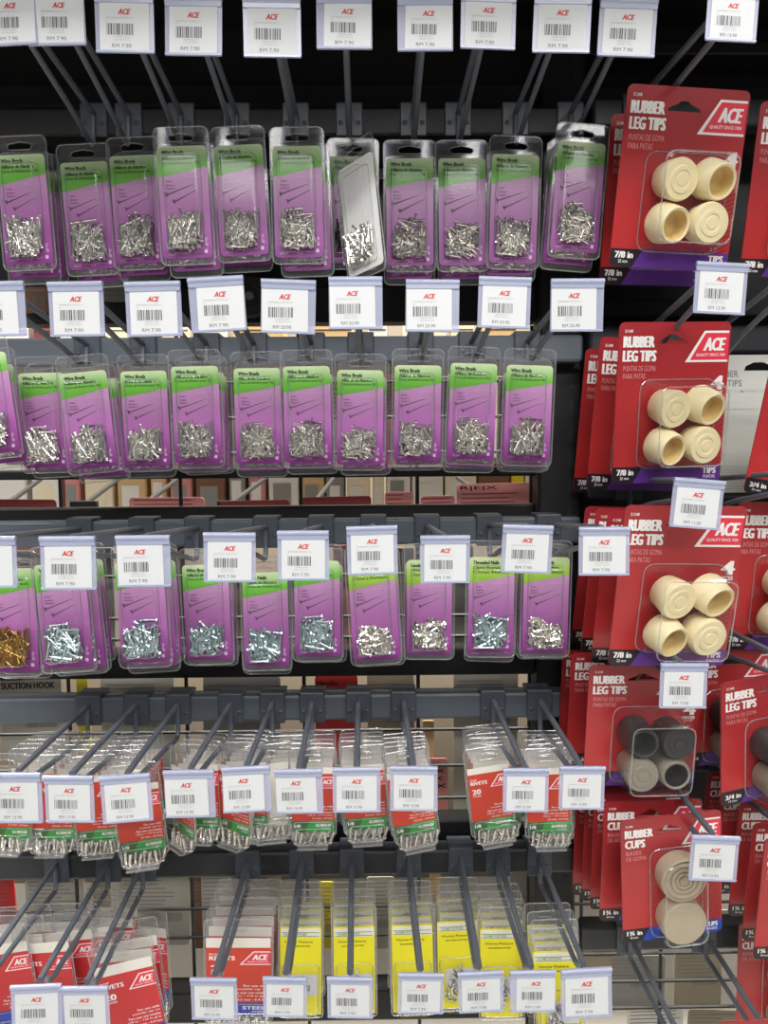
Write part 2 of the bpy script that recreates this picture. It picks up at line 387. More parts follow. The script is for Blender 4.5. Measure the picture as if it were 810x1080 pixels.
def barcode(mb, x, y, w, h, z, seed):
    r = random.Random(seed); c = x
    while c < x + w - .0006:
        b = r.choice([.00035, .0005, .0008, .0012]); mb.rect(c, y, min(c + b, x + w), y + h, z); c += b + r.choice([.0005, .0007, .001])
TAGK = {}
def tag_kit(price, side, style=0):
    k = (price, side, style)
    if k in TAGK: return TAGK[k]
    K = Kit('price_tag', 'price tag'); w, h = .048, .045
    mb = MB(); mb.plate(rrect(-w / 2, -h, w / 2, -.001, .0012, 2), -.0012, -.0002)
    K.part('holder', mb, M_HOLD)
    mb = MB(); mb.tube([(-w / 2, -.0015, 0), (w / 2, -.0015, 0)], .0026, 10); mb.bbox(-w / 2, -.0075, -.0018, w / 2, -.003, .0012, .0006)
    K.part('hinge', mb, M_HOLDT, smooth=True)
    mb = MB(); mb.bbox(-w / 2, -h - .0008, -.0014, w / 2, -h + .0014, .0012, .0005); K.part('bottom_lip', mb, M_HOLDT)
    ox = {-1: -.0028, 0: 0, 1: .0028}[side]; a = {-1: .012, 0: -.01, 1: -.025}[side]
    pw, ph = .0405, .0375
    def rot(x, y): c, s = math.cos(a), math.sin(a); return (x * c - y * s + ox, x * s + y * c - .0258)
    mb = MB(); mb.plate([rot(-pw / 2, -ph / 2), rot(pw / 2, -ph / 2), rot(pw / 2, ph / 2), rot(-pw / 2, ph / 2)], .0000, .0003)
    p = K.part('paper_label', mb, M_PAPER)
    def T(mb, s, x, y, w_, h_, b=.0, sh=0):
        q = rot(x, y); mb.text(s, q[0], q[1], w_, h_, .0005, b, sh, a); return mb
    K.part('logo', T(MB(), 'ACE', -.0052, .0095, .0105, .0044, .035, .35), M_REDINK, p)
    mb = MB(); T(mb, 'WIRE BRADS 17GX1IN 51G', -.015, .0062, .022, .0013); T(mb, 'P/C', -.015, .0040, .002, .0012)
    T(mb, '0828390122467', -.008, -.0082, .012, .0011); T(mb, '5203381 EACH', -.0085, -.0104, .013, .0011)
    K.part('small_print', mb, M_PALEINK, p)
    mb = MB(); b2 = MB(); barcode(b2, -.0145, -.0062, .0225, .0088, .0005, hash(price) % 7 + side)
    mb.add([(*rot(x, y), z) for x, y, z in b2.v], b2.f); K.part('barcode', mb, M_BARINK, p)
    K.part('price', T(MB(), price, -.0105, -.0160, .016, .0030, .0), M_GREYINK, p)
    TAGK[k] = K; return K

TAGS = {  # centre x, top y, width px, paper shift, roll
 1: [(8, -12, 60, 1, 2), (59, -13, 60, 1, 1), (132, -7, 61, 0, -1), (205, -3, 60, 0, -2), (287, -1, 60, 0, 0), (363, -5, 58, 1, 0), (448, -3, 58, 1, 0), (515, -7, 58, 0, -1), (593, -5, 60, 0, -2), (662, 0, 60, 0, -3)],
 2: [(-2, 296, 58, -1, 1), (81, 296, 58, 0, 0), (162, 296, 58, 0, 1), (228, 291, 58, 1, 3), (305, 294, 57, -1, -2), (375, 291, 56, -1, 0), (456, 294, 56, -1, -1), (532, 291, 55, 0, -2), (608, 293, 56, -1, 0)],
 3: [(-10, 563, 56, 0, 0), (73, 563, 58, 0, 0), (152, 562, 56, -1, 0), (243, 559, 54, 0, -1), (320, 557, 54, 0, 0), (392, 552, 53, 0, 1), (469, 562, 52, 0, 0), (556, 551, 53, 0, -2), (636, 553, 53, 0, 0)],
 4: [(17, 811, 56, 0, 0), (74, 814, 52, 0, 0), (133, 813, 52, 0, 3), (200, 808, 53, -1, 1), (260, 804, 50, -1, 1), (315, 807, 50, -1, 1), (376, 805, 50, 0, 0), (436, 804, 50, 0, 0), (554, 806, 48, 0, -1), (613, 804, 48, 0, -1)],
 5: [(-28, 1030, 50, 0, 0), (40, 1033, 52, 0, 0), (90, 1035, 51, 0, 0), (226, 1026, 49, 0, 0), (301, 1025, 46, 0, -1), (369, 1025, 48, 0, 0), (444, 1021, 48, 0, -1), (506, 1019, 48, 0, 2), (561, 1018, 48, 1, 1), (617, 1016, 54, 0, 1)],
}
PRICE = {1: ['RM 7.90'] * 12, 2: ['RM 7.90'] * 4 + ['RM 20.90'] * 8, 3: ['RM 7.90'] * 12, 4: ['RM 13.90'] * 12, 5: ['RM 23.90'] * 4 + ['RM 7.90'] * 8}
YT = 0.655
HX = {}; HTIP = {}; HBASE = {}
DROP = {1: .026, 2: .016, 3: .026, 4: .028, 5: .022}
for r, L in TAGS.items():
    for i, (cx, ty, wpx, sh, roll) in enumerate(L):
        yt = YT + (0.012 if r >= 4 else 0)
        tip = P(cx, ty + 3, yt)
        base = Vector((tip.x + RND.uniform(-.004, .004), YR, RZ[r]))
        nm = '%s from left in the %s row, left bay' % (ORD[i + 1], ROWN[r])
        tip2 = tip + Vector((0, .004, -.001))
        hook(base, tip2, 'charcoal double-wire display hook, ' + nm, 'display hooks on the left bay rails', DROP[r])
        HTIP[r, i] = tip2; HBASE[r, i] = base
        sc = wpx * (yt + (1.40 - tip.z) * .075) / F / .048
        K = tag_kit(PRICE[r][i], sh)
        K.make('clear price tag with red logo, %s from left in the %s row of tags' % (ORD[i + 1], ROWN[r]),
               orient(tip + Vector((0, -.004, 0)), roll, RND.uniform(-3, 3), RND.uniform(-3, 3)) @ Matrix.Scale(sc, 4), 'price tags on hook ends')
# ------------------------------------------------------------------ nail heaps
def nail_heap(w, h, d, n, seed, ln=.021, rad=.00075, lean=0.5):
    r = random.Random(seed); mb = MB(); made = 0; tries = 0
    hd = rad * 2.1
    while made < n and tries < n * 40:
        tries += 1
        l = ln * r.uniform(.85, 1.0); layer = made / n
        a = r.gauss(PI / 2, lean) if r.random() < .75 else r.uniform(0, PI)
        b = r.uniform(-.22, .22)
        dx, dy = math.cos(a) * l / 2, math.sin(a) * l / 2
        mx = w / 2 - abs(dx) - .0006
        if mx < 0: continue
        cx = r.uniform(-mx, mx); top = h * (0.86 + .1 * math.sin(cx * 160 + seed) + (.12 if r.random() < .06 else 0))
        my = top - abs(dy)
        if my < abs(dy): continue
        cy = r.uniform(abs(dy), my)
        z = .0012 + layer * (d - .0024) + r.uniform(-.0005, .0005); dz = math.sin(b) * l * .2
        p0 = Vector((cx - dx, cy - dy, min(max(z - dz, .001), d - .0008))); p1 = Vector((cx + dx, cy + dy, min(max(z + dz, .001), d - .0008)))
        if r.random() < .5: p0, p1 = p1, p0
        t = (p1 - p0).normalized()
        mb.tube([p0, p1 - t * rad * 3, p1], rad, 5, taper=[1, 1, .15])
        mb.tube([p0 - t * rad * .7, p0 + t * rad * .2], hd, 6)
        made += 1
    return mb.mesh('nail_heap')
HEAPS = {}
def heap_mesh(style, i):
    k = (style, i)
    if k not in HEAPS:
        w, h, d, n, ln, rad, lean, m = {
            'fine': (.036, .042, .0085, 130, .020, .00085, .55, M_NAIL), 'tall': (.036, .044, .0085, 105, .026, .0009, .3, M_NAIL),
            'mess': (.036, .042, .0085, 135, .017, .0008, 1.0, M_NAIL), 'zinc': (.037, .042, .0085, 105, .021, .0010, .6, M_NAILB),
            'short': (.037, .036, .0085, 135, .0125, .0011, 1.2, M_NAIL), 'gold': (.037, .044, .0085, 140, .026, .0009, .35, M_NAILG), 'dark': (.036, .042, .0085, 120, .015, .0007, 1.2, M_NAILD)}[style]
        me = nail_heap(w, h, d, n, 11 * i + len(style), ln, rad, lean); me.materials.append(m); HEAPS[k] = me
    return HEAPS[k]
# ------------------------------------------------------------------ purple nail packs (origin: centre of the hang hole)
NK = {}
def rim(mb, loop, z, r=.0005): mb.tube([(a, b, z) for a, b in loop], r, 5, closed=True)
def nail_pack_kit(title, sub1, sub2, style, green='g', white=False):
    k = (title, style, green, white)
    if k in NK: return NK[k]
    K = Kit('nail_pack', 'nail pack'); w = .048; top, bot = -.008, -.1145
    out = rrect(-w / 2 - .0025, bot - .006, w / 2 + .0025, .010, .006, 3)
    slot = [(-.010, -.0035), (.010, -.0035), (.0125, 0), (.010, .0025), (.004, .0035), (0, .0045), (-.004, .0035), (-.010, .0025), (-.0125, 0)]
    K.part('clear_shell', MB().plate(out, -.0012, -.0004, [slot]), M_CLEAR)
    mb = MB(); rim(mb, out, -.0004, .0007); rim(mb, slot, -.0002, .0005); K.part('shell_rim', mb, M_RIM)
    cardp = rrect(-w / 2, bot, w / 2, top, .004, 3)
    c = K.part('card', MB().plate(cardp, -.0003, .0002), M_SILVER if white else M_PURPLE)
    if not white:
        # green head with its slanting lower edge
        arc = [p for p in rrect(-w / 2, top - .02, w / 2, top, .004, 3) if p[1] > top - .01]
        mb = MB(); mb.poly(arc + [(-w / 2, -.037), (-w * .1, -.0335), (w / 2, -.0275)], .00035)
        K.part('green_print', mb, M_GREEN if green == 'g' else M_LIME, c)
        mb = MB(); mb.text(title, -.0195, -.0160, .0215 if len(title) < 12 else .027, .0040, .0005, .035)
        K.part('title', mb, M_BLACKINK, c)
        mb = MB(); mb.text(sub1, -.0195, -.0212, .032, .0034, .0005, .03); mb.text(sub2, -.0195, -.0260, .036, .0034, .0005, .012); K.part('subtitle', mb, M_GREENINK, c)
        mb = MB(); mb.text('1 in x 17 ga', .006, -.0345, .013, .0016, .0005); mb.text('25 mm x 1.4 mm', .001, -.0375, .019, .0016, .0005)
        mb.text('122557', -.019, bot + .003, .008, .0018, .0005); mb.text('51 g', -.002, bot + .003, .005, .0016, .0005)
        mb.text('grip', .0205, bot + .011, .009, .0032, .0005, .02, 0, PI / 2); mb.poly(rrect(.0165, bot + .0045, .0195, bot + .0080, .0005, 2), .0005)
        K.part('fine_print', mb, M_LILACINK, c)
        mb = MB(); mb.text('Bright', -.0165, -.042, .006, .0018, .0005, .02); mb.text('Brillant', -.0165, -.0455, .008, .0015, .0005); mb.text('Brillante', -.0165, -.0485, .008, .0015, .0005)
        for (x0, y0, x1, y1) in ((-.018, -.0535, .0115, -.0435), (-.011, -.0605, .0165, -.0475)):
            dx, dy = x1 - x0, y1 - y0; l = math.hypot(dx, dy); nx, ny = -dy / l * .0012, dx / l * .0012
            mb.poly([(x0 - nx, y0 - ny), (x1, y1), (x0 + nx, y0 + ny)], .0005); mb.poly([(x0 - nx * 2, y0 - ny * 2), (x0 + dx / l * .001 - nx * 2, y0 + dy / l * .001 - ny * 2), (x0 + dx / l * .001 + nx * 2, y0 + dy / l * .001 + ny * 2), (x0 + nx * 2, y0 + ny * 2)], .0005)
        K.part('nail_picture', mb, M_NAILINK, c)
        mb = MB()
        for (x0, y0, x1, y1) in ((-.016, -.0525, .0105, -.0436), (-.009, -.0593, .0155, -.0477)):
            dx, dy = x1 - x0, y1 - y0; l = math.hypot(dx, dy); nx, ny = -dy / l * .00045, dx / l * .00045
            mb.poly([(x0, y0), (x1, y1), (x1 + nx, y1 + ny), (x0 + nx, y0 + ny)], .0006)
        K.part('nail_picture_highlight', mb, M_NAILINK2, c)
    K.part('nails', heap_mesh(style, 0), None, kind='stuff')
    b = K.part('blister', MB().blister(-w / 2 + .0045, bot + .0055, w / 2 - .0065, -.017, .004, .0004, .0115, .002, .002), M_BLIST)
    mb = MB(); lo = rrect(-w / 2 + .0065, bot + .0075, w / 2 - .0085, -.019, .004); rim(mb, lo, .0117, .00035); rim(mb, rrect(-w / 2 + .0045, bot + .0055, w / 2 - .0065, -.017, .004), .0006, .00045)
    K.part('blister_edge', mb, M_RIM, b)
    NK[k] = K; return K
HEAP_OFF = {}
def heap_placed(style, i):
    """heap mesh moved to the pocket at the pack's foot"""
    k = (style, i)
    if k not in HEAP_OFF:
        me = heap_mesh(style, i).copy(); me.transform(Matrix.Translation((-.001, -.1082, .0008))); HEAP_OFF[k] = me
    return HEAP_OFF[k]
TI = {'wb': ('Wire Brads', 'Alfileres de Alambre', 'Clous de finition pour fils'), 'wn': ('Wire Nails', 'Clavos de Alambre', 'Clous de fil pour bois'),
      'li': ('Linoleum Nails', 'Clavos para Linoleum', 'Clous a linoleum'), 'th': ('Threaded Nails', 'Clavos Roscados', 'Clous filetes')}
ST = {'fine': 'fine silver nails', 'tall': 'long silver nails', 'mess': 'jumbled dark-silver nails', 'zinc': 'bluish zinc nails', 'short': 'short stubby nails', 'gold': 'brass nails', 'dark': 'dark short nails'}
# card top-centre px, card top y, Y, roll, style, packs behind
PACKS = {
 1: [(21, 163, .785, 2.5, 'tall', 2, 'wb'), (88, 171, .80, 3, 'tall', 1, 'wb'), (140, 164, .795, 2, 'tall', 1, 'wb'), (191, 154, .765, 2, 'tall', 1, 'wb'), (251, 153, .775, 2.5, 'fine', 1, 'wb'), (313, 154, .77, .5, 'fine', 1, 'wb'),
     (432, 167, .795, 0, 'fine', 1, 'wb'), (487, 167, .795, .5, 'mess', 1, 'wb'), (544, 163, .785, -1.5, 'fine', 1, 'wb'), (614, 150, .775, -4, 'mess', 2, 'wb')],
 2: [(-20, 374, .76, 6, 'fine', 1, 'wb'), (43, 394, .80, 1, 'fine', 1, 'wb'), (87, 393, .785, 5, 'tall', 2, 'wb'), (151, 392, .795, 1, 'tall', 1, 'wb'), (205, 387, .785, 1, 'tall', 2, 'wb'), (271, 389, .79, .5, 'fine', 1, 'wb'), (323, 387, .785, .5, 'fine', 1, 'wb'),
     (380, 391, .795, -1, 'mess', 1, 'wb'), (441, 386, .79, -1, 'fine', 1, 'wb'), (500, 384, .785, -2, 'fine', 1, 'wb'), (559, 386, .79, -2, 'tall', 2, 'wb')],
 3: [(10, 600, .735, 1, 'gold', 2, 'wn'), (62, 595, .725, 3, 'zinc', 3, 'wn'), (146, 593, .745, 2, 'zinc', 3, 'wn'), (216, 596, .79, 1, 'zinc', 2, 'wb'), (279, 604, .80, .5, 'zinc', 1, 'wn'), (334, 592, .79, 0, 'zinc', 1, 'wn'),
     (391, 594, .775, 3, 'short', 1, 'li'), (453, 591, .795, -.5, 'short', 1, 'li'), (519, 588, .785, -1, 'zinc', 1, 'th'), (577, 588, .785, -1, 'short', 2, 'li')],
}
cnt = 0
for r, L in PACKS.items():
    for i, (cx, ty, Y, roll, style, nb, ti) in enumerate(L):
        K = nail_pack_kit(*TI[ti], style, 'l' if ti in ('li', 'th') else 'g')
        top = P(cx, ty, Y)
        for b in range(nb, -1, -1):
            cnt += 1
            rl = roll + (RND.uniform(-1.5, 1.5) if b else 0)
            M = orient(top + Vector((0, 0, 0)), rl, RND.uniform(-2, 2), RND.uniform(-1, 1)) @ Matrix.Translation((RND.uniform(-.002, .004) if b else 0, .008 - (RND.uniform(.004, .010) if b else 0), 0))
            M = Matrix.Translation((0, b * .0165, 0)) @ M @ Matrix.Diagonal((1, {1: 1.0, 2: .92, 3: .95}[r], 1, 1))
            where = 'front of the %s column' % ORD[i + 1] if b == 0 else '%s behind the front, %s column' % (ORD[b], ORD[i + 1])
            K.make('purple pack of %s, %s, %s row' % (ST[style], where, ROWN[r]), M, 'purple nail packs', {'nails': heap_placed(style, (i + b) % 4)})
K = nail_pack_kit('', '', '', 'fine', 'g', True)
K.make('twisted clear nail pack with blank silver card in the top row', orient(P(374, 170, .752), 8, -46, 0) @ Matrix.Translation((0, .008, 0)), None, {'nails': heap_placed('fine', 3)})
K = nail_pack_kit(*TI['wb'], 'dark')
K.make('purple pack of dark nails half hidden behind the twisted silver pack', orient(P(372, 165, .80), -1, 0, 0) @ Matrix.Translation((0, .008, 0)), None, {'nails': heap_placed('dark', 1)})

# ------------------------------------------------------------------ red logo badge used on the red cards
def logo_badge(K, card, x0, x1, y0, y1, z, slant=.4, sub=True):
    """white-edged slanted badge: right-aligned, left edge sloping"""
    h = y1 - y0; sl = (x1 - x0) * slant; t = h * .07
    K.part('logo_frame', MB().poly([(x0, y0), (x1, y0), (x1, y1), (x0 + sl, y1)], z), M_WHITEINK, card)
    K.part('logo_field', MB().poly([(x0 + t * 2.4, y0 + t), (x1, y0 + t), (x1, y1 - t), (x0 + sl + t * .6, y1 - t)], z + .00015), M_LOGORED, card)
    mb = MB(); mb.text('ACE', x0 + (x1 - x0) * .42, y0 + h * .36, (x1 - x0) * .5, h * .42, z + .0003, .045, .25)
    if sub: mb.text('QUALITY SINCE 1924', x0 + (x1 - x0) * .25, y0 + h * .17, (x1 - x0) * .68, h * .11, z + .0003, .02)
    K.part('logo_lettering', mb, M_WHITEINK, card)

# ------------------------------------------------------------------ rivet packs (fourth row and bottom row)
VK = {}
def rivet_kit(band, red, w=.043, s=.89, blank=False):
    k = (band, red, w, blank)
    if k in VK: return VK[k]
    K = Kit('rivet_pack', 'rivet pack'); h = .100 * s
    out = rrect(-w / 2 - .002, -h + .006, w / 2 + .002, .010, .004, 3)
    slot = [(-.008, -.003), (.008, -.003), (.010, 0), (.008, .0025), (0, .0040), (-.008, .0025), (-.010, 0)]
    K.part('clear_shell', MB().plate(out, -.0014, -.0006, [slot]), M_CLEAR)
    mb = MB(); rim(mb, out, -.0004, .0006); rim(mb, slot, -.0003, .0004); K.part('shell_rim', mb, M_RIM)
    c = K.part('card', MB().plate([(-w / 2, -h * .875), (w / 2, -h * .875), (w / 2, -.0105), (-w / 2, -.0105)], -.0005, 0), M_WHITECARD)
    yt = -h * .19; yb = -h * .745; ye = -h * .875
    mb = MB()
    for j in range(9): mb.rect(-w * .4, -.02 - j * h * .07, w * RND.uniform(.1, .42), -.0188 - j * h * .07, -.0016)
    K.part('back_print', mb, M_GREYINK, c)
    if not blank:
        K.part('red_print', MB().rect(-w / 2, yb, w / 2, yt, .0002), M_RIVRED if red == 'o' else M_RIVRED2, c)
        g = M_GRNBAND if band == 'green' else M_BLUEBAND; gd = M_GRNDK if band == 'green' else M_BLUEBAND
        K.part('size_band', MB().poly([(-w / 2, ye), (-w * .2, ye), (-w * .08, yb), (-w / 2, yb)], .0002), gd, c)
        K.part('metal_band', MB().poly([(-w * .2, ye), (w / 2, ye), (w / 2, yb), (-w * .08, yb)], .0002), g, c)
        mb = MB(); mb.text('POP', -w * .45, yt - h * .075, w * .16, h * .02, .0004); mb.text('RIVETS', -w * .45, yt - h * .125, w * .4, h * .042, .0004, .03); mb.text('20', -w * .42, yt - h * .235, w * .2, h * .06, .0004, .04); mb.text('PIECES', -w * .42, yt - h * .265, w * .2, h * .018, .0004)
        for j, (tx, x, ww) in enumerate((('For use with', .08, .38), ('metals up to', -.02, .48), ('Para usar con metales', -.1, .56), ('1/8 in - 1/4 in grip', -.12, .58), ('3.2 mm - 6.4 mm', -.02, .48))):
            mb.text(tx, w * x, yb + h * (.16 - j * .035), w * ww, h * .022, .0004, .01)
        mb.text('1/8', -w * .44, ye + h * .05, w * .14, h * .04, .0004, .03); mb.text('ALUMINUM' if band == 'green' else 'STEEL', w * .06, ye + h * .06, w * .36, h * .035, .0004, .03); mb.text('ALUMINIO' if band == 'green' else 'ACERO', w * .2, ye + h * .03, w * .22, h * .018, .0004)
        K.part('lettering', mb, M_WHITEINK, c)
        logo_badge(K, c, w * .02, w * .5, yt - h * .17, yt - h * .035, .0004, .45)
    mb = MB(); n = 9; r = random.Random(5)
    for j in range(n):
        x = -w * .4 + w * .8 * j / (n - 1); a = r.uniform(-.4, .4); y = ye - .001
        mb.tube([(x, y - h * .10, .003 + (j % 2) * .004), (x + math.sin(a) * .012, y - h * .10 + math.cos(a) * h * .15, .004 + (j % 2) * .004)], .0013, 6)
        mb.tube([(x, y - h * .102, .003 + (j % 2) * .004), (x, y - h * .085, .003 + (j % 2) * .004)], .0030, 7)
    K.part('rivets', mb, M_NAIL, kind='stuff')
    t = K.part('tray', MB().blister(-w / 2 + .001, -h + .001, w / 2 - .001, -h * .76, .004, .0006, .0125, .0015, .002), M_BLIST)
    mb = MB(); rim(mb, rrect(-w / 2 + .0035, -h + .0035, w / 2 - .0035, -h * .77, .003), .0131, .0006); rim(mb, rrect(-w / 2 + .001, -h + .001, w / 2 - .001, -h * .76, .004), .0008, .0006); K.part('tray_rim', mb, M_RIM, t)
    K.part('bottom_lip', MB().bbox(-w * .36, -h - .002, 0, w * .36, -h + .0008, .0135, .0006), M_RIM, t)
    VK[k] = K; return K
def stack(kit, lab, front, Yf, dY, n, roll, yaw, r, hi, group, jitter=2.0, tilt=0, dz=0.0):
    """front = photo position of the front pack's hole; the rest follow back along the hook"""
    f = P(front[0], front[1], Yf)
    b = HBASE[r, hi]; t = HTIP[r, hi]
    lo = Vector((b.x, b.y, b.z - DROP[r])); hi_ = Vector((t.x, t.y + .02, t.z - .017))
    for k in range(n - 1, -1, -1):
        Yk = Yf + dY * k
        u = (Yk - lo.y) / (hi_.y - lo.y); on = lo.lerp(hi_, u)
        uf = (Yf - lo.y) / (hi_.y - lo.y); off = f - lo.lerp(hi_, uf); off.z = -.0005 - dz; off.y = 0
        p = on + off * (1 if k == 0 else .6)
        rr = roll if k == 0 else roll * .5 + RND.uniform(-jitter, jitter); yy = yaw if k == 0 else yaw * .25 + RND.uniform(-jitter * 2, jitter * 2)
        kk = kit if not isinstance(kit, list) else kit[min(k, len(kit) - 1)]
        where = 'front of the stack' if k == 0 else ('%s behind the front' % ORD[k])
        kk.make('%s, %s' % (lab, where), orient(p, rr, yy, tilt if k == 0 else tilt + RND.uniform(-1, 3)), group)
GK = rivet_kit('green', 'o'); GB = rivet_kit('green', 'o', .043, .89, True)
def rl(i): return 'red and green rivet pack on the %s fourth-row hook' % ORD[i + 1]
G4 = 'rivet packs in the fourth row'
R4 = [((5, 783), .745, 6, 1, -8, 0), ((50, 783), .745, 6, 2, -4, 1), ((97, 781), .74, 6, 3, 3, 2), ((140, 785), .712, 1, 5, 6, 2), ((190, 778), .75, 5, 3, -48, 3), ((243, 778), .75, 5, 4, -38, 4), ((281, 776), .765, 4, 2, 8, 5),
      ((330, 772), .75, 5, -1, 2, 5), ((383, 772), .755, 5, 2, 3, 6), ((428, 786), .735, 5, 8, 6, 7), ((513, 773), .75, 6, 6, 6, 8), ((577, 783), .74, 5, 2, -2, 9)]
SPLIT = {3: 'left-hand ', 2: ''}
for j, (fp, Yf, n, roll, yaw, hi) in enumerate(R4):
    desc = {0: 'leftmost, cut by the photo edge', 1: 'second from the left', 2: 'third from the left', 3: 'tilted below the third tag', 4: 'twisted sideways below the fourth tag', 5: 'twisted below the fifth tag', 6: 'turned backwards by the fifth tag',
            7: 'below the sixth tag', 8: 'below the seventh tag', 9: 'hanging lowest below the eighth tag', 10: 'leaning, showing its number twenty', 11: 'rightmost beside the black upright'}[j]
    stack([GB if j == 6 else GK] + [GK], 'red rivet pack with green band, ' + desc, fp, Yf, .0165 if n < 7 else .0155, n, roll, yaw, 4, hi, G4)
BK = rivet_kit('blue', 'c', .058, 1.12); BO = rivet_kit('blue', 'o', .068, 1.10)
G5 = 'large rivet packs in the bottom row'
for fp, Yf, n, roll, yaw, hi, desc in [((-4, 975), .76, 3, 8, 0, 0, 'at the left photo edge'), ((42, 980), .765, 3, 6, -4, 1, 'second from the left'), ((88, 985), .79, 3, 3, 0, 2, 'behind the third tag'), ((126, 1000), .735, 3, 10, 5, 2, 'leaning by the third tag')]:
    stack(BK, 'crimson rivet pack with blue band, ' + desc, fp, Yf, .0175, n, roll, yaw, 5, hi, G5, 3)
stack(BO, 'wide orange rivet pack with blue band', (251, 973), .765, .019, 5, -1, 0, 5, 3, G5, 1)
# a single pack turned at the back of the left group
BK.make('single crimson rivet pack hanging far back right of the leaning pack', orient(P(150, 968, .835), 2, -14, 0), G5)

# ------------------------------------------------------------------ yellow packs
def yellow_kit(kind):
    K = Kit('fixture_pack', 'hardware pack'); w, h = .0445, .116
    out = rrect(-w / 2 - .002, -h, w / 2 + .002, .012, .004, 3)
    slot = [(-.008, -.003), (.008, -.003), (.010, 0), (.008, .0025), (0, .0040), (-.008, .0025), (-.010, 0)]
    K.part('clear_shell', MB().plate(out, -.0014, -.0006, [slot]), M_CLEAR)
    mb = MB(); rim(mb, out, -.0004, .0006); rim(mb, slot, -.0003, .0004); K.part('shell_rim', mb, M_RIM)
    c = K.part('card', MB().plate(rrect(-w / 2, -h + .004, w / 2, -.012, .001, 2), -.0005, 0), M_YELLOW)
    K.part('head_print', MB().rect(-w / 2 + .001, -.0235, w / 2 - .001, -.0135, .0002), M_WHITECARD, c)
    mb = MB(); mb.rect(-w / 2 + .002, -.0185, w / 2 - .002, -.0178, .0004); mb.rect(-w / 2 + .002, -.0225, w / 2 - .002, -.0218, .0004); mb.text('HOME FIXTURE', -w * .4, -.0212, .024, .0022, .0004, .02); K.part('green_strip', mb, M_LIMEST, c)
    mb = MB(); mb.text('Home Fixture', -w * .38, -.030, .030, .0028, .0003); mb.text('accessories', -w * .3, -.0345, .024, .0024, .0003); K.part('lettering', mb, mat('olive_ink', (120, 110, 20), .6), c)
    s = K.part('price_sticker', MB().rect(-w * .3, -.090, w * .42, -.066, .0003), M_PAPER, c)
    K.part('sticker_logo', MB().text('ACE', -.002, -.072, .008, .003, .0005, .03, .3), M_REDINK, s)
    mb = MB(); barcode(mb, -.008, -.085, .018, .007, .0005, 3); K.part('sticker_barcode', mb, M_BARINK, s)
    mb = MB(); r = random.Random(9)
    for j in range(7):
        cx, cy, cz = r.uniform(-.013, .013), -h + .012 + r.uniform(0, .030) * (1 if kind == 0 else 1.3), r.uniform(.004, .008)
        a0 = r.uniform(0, 6); rad = .0045
        pts = [(cx + rad * math.cos(a0 + q * .6), cy + rad * math.sin(a0 + q * .6), cz) for q in range(8)]
        pts.append((pts[-1][0] + r.uniform(-.006, .006), pts[-1][1] + .008, cz)); mb.tube(pts, .0011, 6)
    K.part('fittings', mb, M_STEEL, kind='stuff', smooth=True)
    b = K.part('blister', MB().blister(-w / 2 + .002, -h + .004, w / 2 - .002, -h + .062, .005, .0004, .0125, .003, .003), M_BLIST)
    mb = MB(); rim(mb, rrect(-w / 2 + .002, -h + .004, w / 2 - .002, -h + .062, .005), .0006, .0005); K.part('blister_edge', mb, M_RIM, b)
    return K
Y0 = yellow_kit(0); Y1 = yellow_kit(1); G6 = 'yellow hardware packs in the bottom row'
for j, (fp, Yf, n, roll, yaw, hi) in enumerate([((317, 955), .785, 4, -1, 0, 4), ((373, 957), .785, 4, 0, 2, 5), ((434, 955), .785, 4, 1, 0, 6), ((482, 955), .79, 4, 1, 2, 7), ((528, 961), .775, 4, 1, -2, 8), ((584, 980), .735, 4, 5, -6, 9)]):
    desc = ['first yellow column from the left', 'second yellow column', 'third yellow column', 'fourth yellow column', 'fifth yellow column', 'rightmost yellow column by the upright'][j]
    stack(Y0 if j % 2 == 0 else Y1, 'yellow hardware pack, ' + desc, fp, Yf, .0150, n, roll, yaw, 5, hi, G6, 1)

